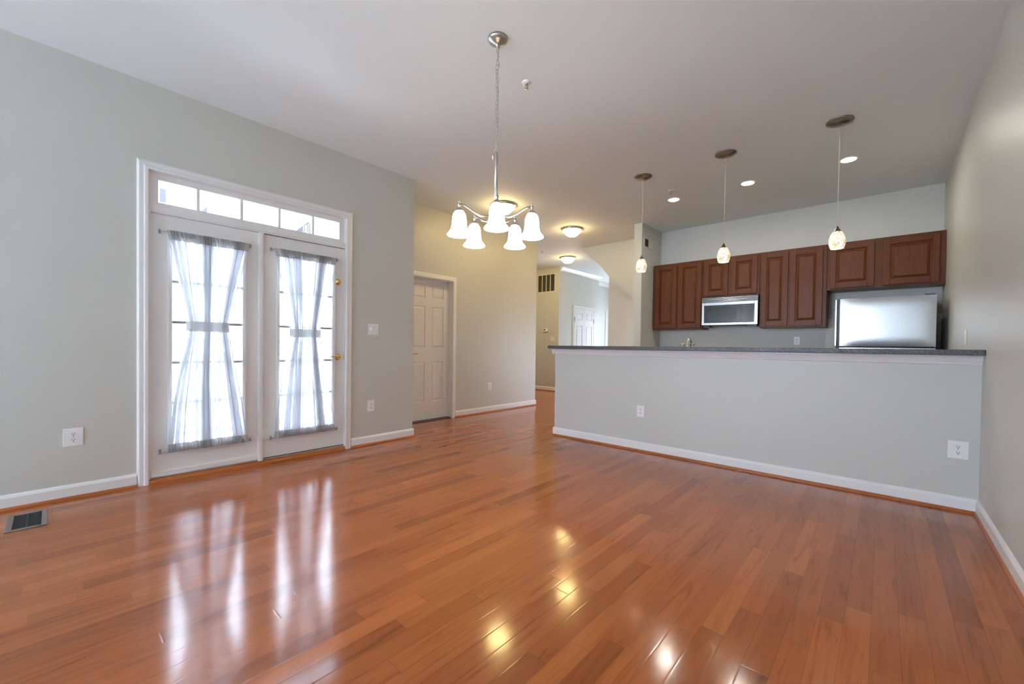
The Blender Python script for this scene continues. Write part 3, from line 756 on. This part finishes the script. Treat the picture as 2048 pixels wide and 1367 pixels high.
b.tube(ring, .003, 8, closed=True); b.build('top_loop', M_NICKEL, t)
b = MB(); b.lathe([(0, z0-.06), (.007, z0-.058), (.009, z0-.03), (.006, z0-.022), (0, z0-.022)], (-.018, -.010, 0), 12); b.tube([(-.018, -.010, z0-.025), (-.012, -.006, z0-.005), (0, 0, z0)], .002, 6); b.build('wire_connector', M_NICKEL, t)
MB().lathe([(0, z0-.010), (.009, z0-.012), (.0105, z0-.02), (.0105, 1.96-H), (0, 1.96-H)], (0, 0, 0), 20).build('stem', M_NICKEL, t)
zh = 1.93-H
MB().lathe([(0, zh+.04), (.012, zh+.04), (.016, zh+.03), (.028, zh+.018), (.034, zh), (.034, zh-.02), (.026, zh-.04), (.012, zh-.055), (.014, zh-.065), (.008, zh-.08), (0, zh-.082)], (0, 0, 0), 28).build('hub', M_NICKEL, t)
RA = .238
ang0 = math.atan2(0-CY, CAM.x-CX)+R(1.5)
for k in range(5):
    a = ang0+2*PI*k/5; dx, dy = math.cos(a), math.sin(a); P = lambda r, z: (dx*r, dy*r, z-H)
    b = MB(); b.tube([P(.030, 1.925), P(.060, 1.915), P(.100, 1.915), P(.140, 1.930), P(.175, 1.952), P(.205, 1.966), P(RA-.004, 1.968)], .0062, 10)
    arm = b.build('arm', M_NICKEL, t)
    c = (dx*RA, dy*RA, 0)
    f = MB(); f.sphere((c[0], c[1], 1.981-H), .0075, 12, 8); f.lathe([(0, 1.976-H), (.005, 1.976-H), (.009, 1.972-H), (.011, 1.966-H), (.009, 1.959-H), (.006, 1.952-H), (.008, 1.948-H), (0, 1.946-H)], c, 16); f.build('finial', M_NICKEL, arm)
    f = MB(); f.lathe([(0, 1.948-H), (.012, 1.946-H), (.020, 1.938-H), (.028, 1.929-H), (.030, 1.924-H), (0, 1.924-H)], c, 22); f.build('socket_cup', M_NICKEL, arm)
    f = MB(); f.lathe([(.020, 1.926-H), (.030, 1.920-H), (.038, 1.908-H), (.0425, 1.890-H), (.0445, 1.865-H), (.046, 1.840-H), (.050, 1.818-H), (.059, 1.800-H), (.070, 1.789-H), (.0750, 1.780-H),
                       (.0725, 1.776-H), (.066, 1.785-H), (.055, 1.798-H), (.047, 1.818-H), (.043, 1.840-H), (.0415, 1.865-H), (.039, 1.890-H), (.034, 1.908-H), (.026, 1.918-H), (.018, 1.922-H)], c, 32, close=False)
    f.build('bell_shade', M_SHADE, arm)
    f = MB(); f.sphere((c[0], c[1], 1.845-H), .022, 14, 10, (1, 1, 1.25)); f.build('bulb', M_BULB, arm)

# ------------------------------------------------------------------ pendants over the bar
def pendant(loc, label):
    t = thing('pendant_light', loc, label, 'pendant light', group='mosaic glass pendants over the bar')
    MB().lathe([(0, 0), (.098, 0), (.099, -.006), (.092, -.012), (.070, -.018), (.066, -.021), (.030, -.025), (.010, -.028), (.006, -.040), (0, -.041)], (0, 0, 0), 40).build('canopy', M_BRONZE, t)
    zc = 2.150-H
    MB().tube([(0, 0, -.03), (.0015, 0, -.3), (0, .001, -.6), (0, 0, zc)], .0032, 8).build('cord', M_IVORY, t)
    MB().lathe([(0, zc+.008), (.006, zc+.006), (.009, zc-.004), (.016, zc-.018), (.026, zc-.034), (.030, zc-.044), (0, zc-.044)], (0, 0, 0), 24).build('cap', M_BRONZE, t)
    zs = 2.112-H; pr = [(.024, 0), (.036, -.008), (.048, -.030), (.056, -.056), (.0595, -.084), (.058, -.108), (.053, -.130), (.047, -.147), (.0445, -.147), (.050, -.130), (.055, -.108), (.0565, -.084), (.053, -.056), (.045, -.032), (.033, -.012), (.022, -.004)]
    MB().lathe([(r, zs+h) for r, h in pr], (0, 0, 0), 36, close=False).build('mosaic_shade', M_MOSAIC, t)
    b = MB(); b.sphere((0, 0, zs-.075), .024, 14, 10, (1, 1, 1.3)); b.build('bulb', M_BULB, t)
    return t
p = pendant((2.083, 4.515, H), 'mosaic glass pendant farthest left, in front of the wall pier')
copy_tree(p, 'middle mosaic glass pendant, in front of the cabinet above the microwave', (2.952, 4.512, H))
copy_tree(p, 'mosaic glass pendant farthest right, in front of the cabinet above the refrigerator', (3.852, 4.497, H))

# ------------------------------------------------------------------ recessed and flush lights, sprinklers
t = thing('recessed_light', (2.077, 5.468, H), 'lit recessed downlight nearest the wall pier, beside a sprinkler', 'recessed light', group='recessed kitchen downlights')
MB().lathe([(.060, -.001), (.064, -.006), (.080, -.005), (.084, -.001), (.060, -.0005)], (0, 0, 0), 36, close=False).build('trim_ring', M_PLATE, t)
MB().lathe([(0, -.003), (.061, -.003), (.061, -.0008), (0, -.0008)], (0, 0, 0), 36).build('lens', M_LENS, t)
copy_tree(t, 'lit recessed downlight in the middle of the row of three', (2.940, 5.475, H))
copy_tree(t, 'lit recessed downlight nearest the right wall', (3.863, 5.455, H))
t = thing('flush_ceiling_light', (.215, 4.185, H), 'flush alabaster bowl light partly hidden behind the chandelier', 'ceiling light', group='flush bowl lights along the hall')
MB().lathe([(0, 0), (.172, 0), (.174, -.010), (.168, -.022), (.158, -.030), (.150, -.026), (.0, -.024)], (0, 0, 0), 44).build('nickel_ring', M_NICKEL, t)
MB().lathe([(.152, -.026), (.146, -.040), (.120, -.072), (.088, -.104), (.064, -.118), (.030, -.124), (0, -.125)], (0, 0, 0), 44, close=False).build('glass_bowl', M_BOWL, t)
MB().lathe([(0, -.122), (.010, -.123), (.012, -.130), (.007, -.137), (.008, -.143), (0, -.148)], (0, 0, 0), 18).build('finial', M_NICKEL, t)
copy_tree(t, 'flush alabaster bowl light in the middle of the hall ceiling', (.292, 5.755, H))
copy_tree(t, 'unseen flush bowl light added round the corner to warm the cross hall', (-2.35, 6.95, H))  # extra lamp added out of view for warm light on the hall wall
copy_tree(t, 'smallest and farthest flush bowl light, beside the foyer crown moulding', (-1.0, 7.53, H))
def sprinkler(loc, label):
    t = thing('sprinkler_head', loc, label, 'sprinkler', group='ceiling sprinkler heads')
    MB().lathe([(0, 0), (.036, 0), (.034, -.006), (.018, -.009), (.012, -.012), (0, -.012)], (0, 0, 0), 24).build('escutcheon', M_PLATE, t)
    b = MB(); b.tube([(-.006, 0, -.01), (-.015, 0, -.028), (-.004, 0, -.044)], .0025, 6); b.tube([(.006, 0, -.01), (.015, 0, -.028), (.004, 0, -.044)], .0025, 6); b.tube([(0, 0, -.01), (0, 0, -.044)], .003, 6)
    b.build('yoke', M_NICKEL, t)
    MB().lathe([(0, -.044), (.016, -.045), (.016, -.047), (0, -.048)], (0, 0, 0), 16).build('deflector', M_NICKEL, t)
    return t
s = sprinkler((2.160, 2.352, H), 'sprinkler head right of the chandelier chain')
copy_tree(s, 'sprinkler head beside the recessed downlight near the pier', (2.172, 5.119, H))
copy_tree(s, 'sprinkler head on the hall ceiling above the return grille', (-1.05, 6.68, H))

# ------------------------------------------------------------------ outdoors
o = MB().box(-60, 60, -60, 60, -3.3, -3.2).build('ground', M_BOUNCE_GROUND); tag(o, 'pale ground put below the balcony to bounce daylight in', 'ground', kind=S)  # pale ground plane added as a daylight bounce for the ceiling
o = MB().box(-1.75, -.17, -1.5, 4.2, -.22, -.08).build('balcony_deck', M_DECK); tag(o, 'grey balcony deck outside the French doors', 'deck', kind=S)
t = thing('balcony_railing', (-1.6, 1.3, -.08), 'pale grey balcony railing seen through the French doors', 'railing')
for z, r in ((1.19, .022), (1.03, .016), (.16, .02)): MB().box(-.02, .02, -2.6, 2.6, z-r, z+r).build('rail', M_OUTG, t)
for y in (-2.6, -.9, .95, 2.6): MB().box(-.04, .04, y-.04, y+.04, 0, 1.22).build('post', M_OUTG, t)
t = thing('added_house_row', (-15, 0, -3.2), 'long pale row of houses added across from the balcony to dim the sky', 'building')  # house row added to cover the bright sky behind the French doors
MB().box(-6, 0, -26, 30, 0, 12.5).build('wall', M_OUTW, t)
for k in range(14):
    for z in (1.0, 4.2, 7.4):
        y = -24+k*3.9; MB().box(-.02, .05, y, y+1.1, z, z+1.7).build('window', mat('pale_curtained_window', (.62, .66, .70), .5) if k == 0 and z == 1.0 else bpy.data.materials['pale_curtained_window'], t)
t = thing('neighbouring_house', (-9.2, 0, -3.2), 'pale neighbouring house seen through the left transom lights', 'house')
MB().box(-4, 0, -4.0, 2.71, 0, 9.0).build('wall', M_OUTW, t)
wn = MB().box(0, .04, 1.765, 1.885, 7.74, 8.08).build('window', M_OUTD, t)
b = MB(); b.prism([(2.52, 7.62), (2.71, 7.62), (2.71, 7.86)], (0, 0, 0), (.15, 0, 0), Y_, (0, 0, 1)); b.build('porch_gable', M_OUTD, t)
t = thing('wall_lantern', (-9.2, 2.30, 1.62), 'small dark hooked lantern on the neighbouring house', 'lantern')
b = MB(); b.tube([(.02, -.05, -.02), (.10, -.05, .08), (.14, 0, .09), (.14, .05, .02), (.14, .055, -.06)], .012, 8); b.build('hook', M_OUTD, t)
t = thing('gabled_house', (-9.0, 5.1, -3.2), 'grey gabled roof end seen through the fourth transom light', 'house')
MB().prism([(-.28, 7.62), (.20, 7.62), (.20, 7.95), (.14, 8.03)], (-3, 0, 0), (0, 0, 0), Y_, (0, 0, 1)).build('roof', M_ROOF, t)
b = MB()
for k in range(4): y = -.02+k*.05; b.box(0, .02, y, y+.012, 7.65, 7.86+k*.03)
b.build('slats', M_OUTW, t)
MB().box(-3, -.02, -.2, .19, 0, 7.62).build('wall', M_OUTW, t)
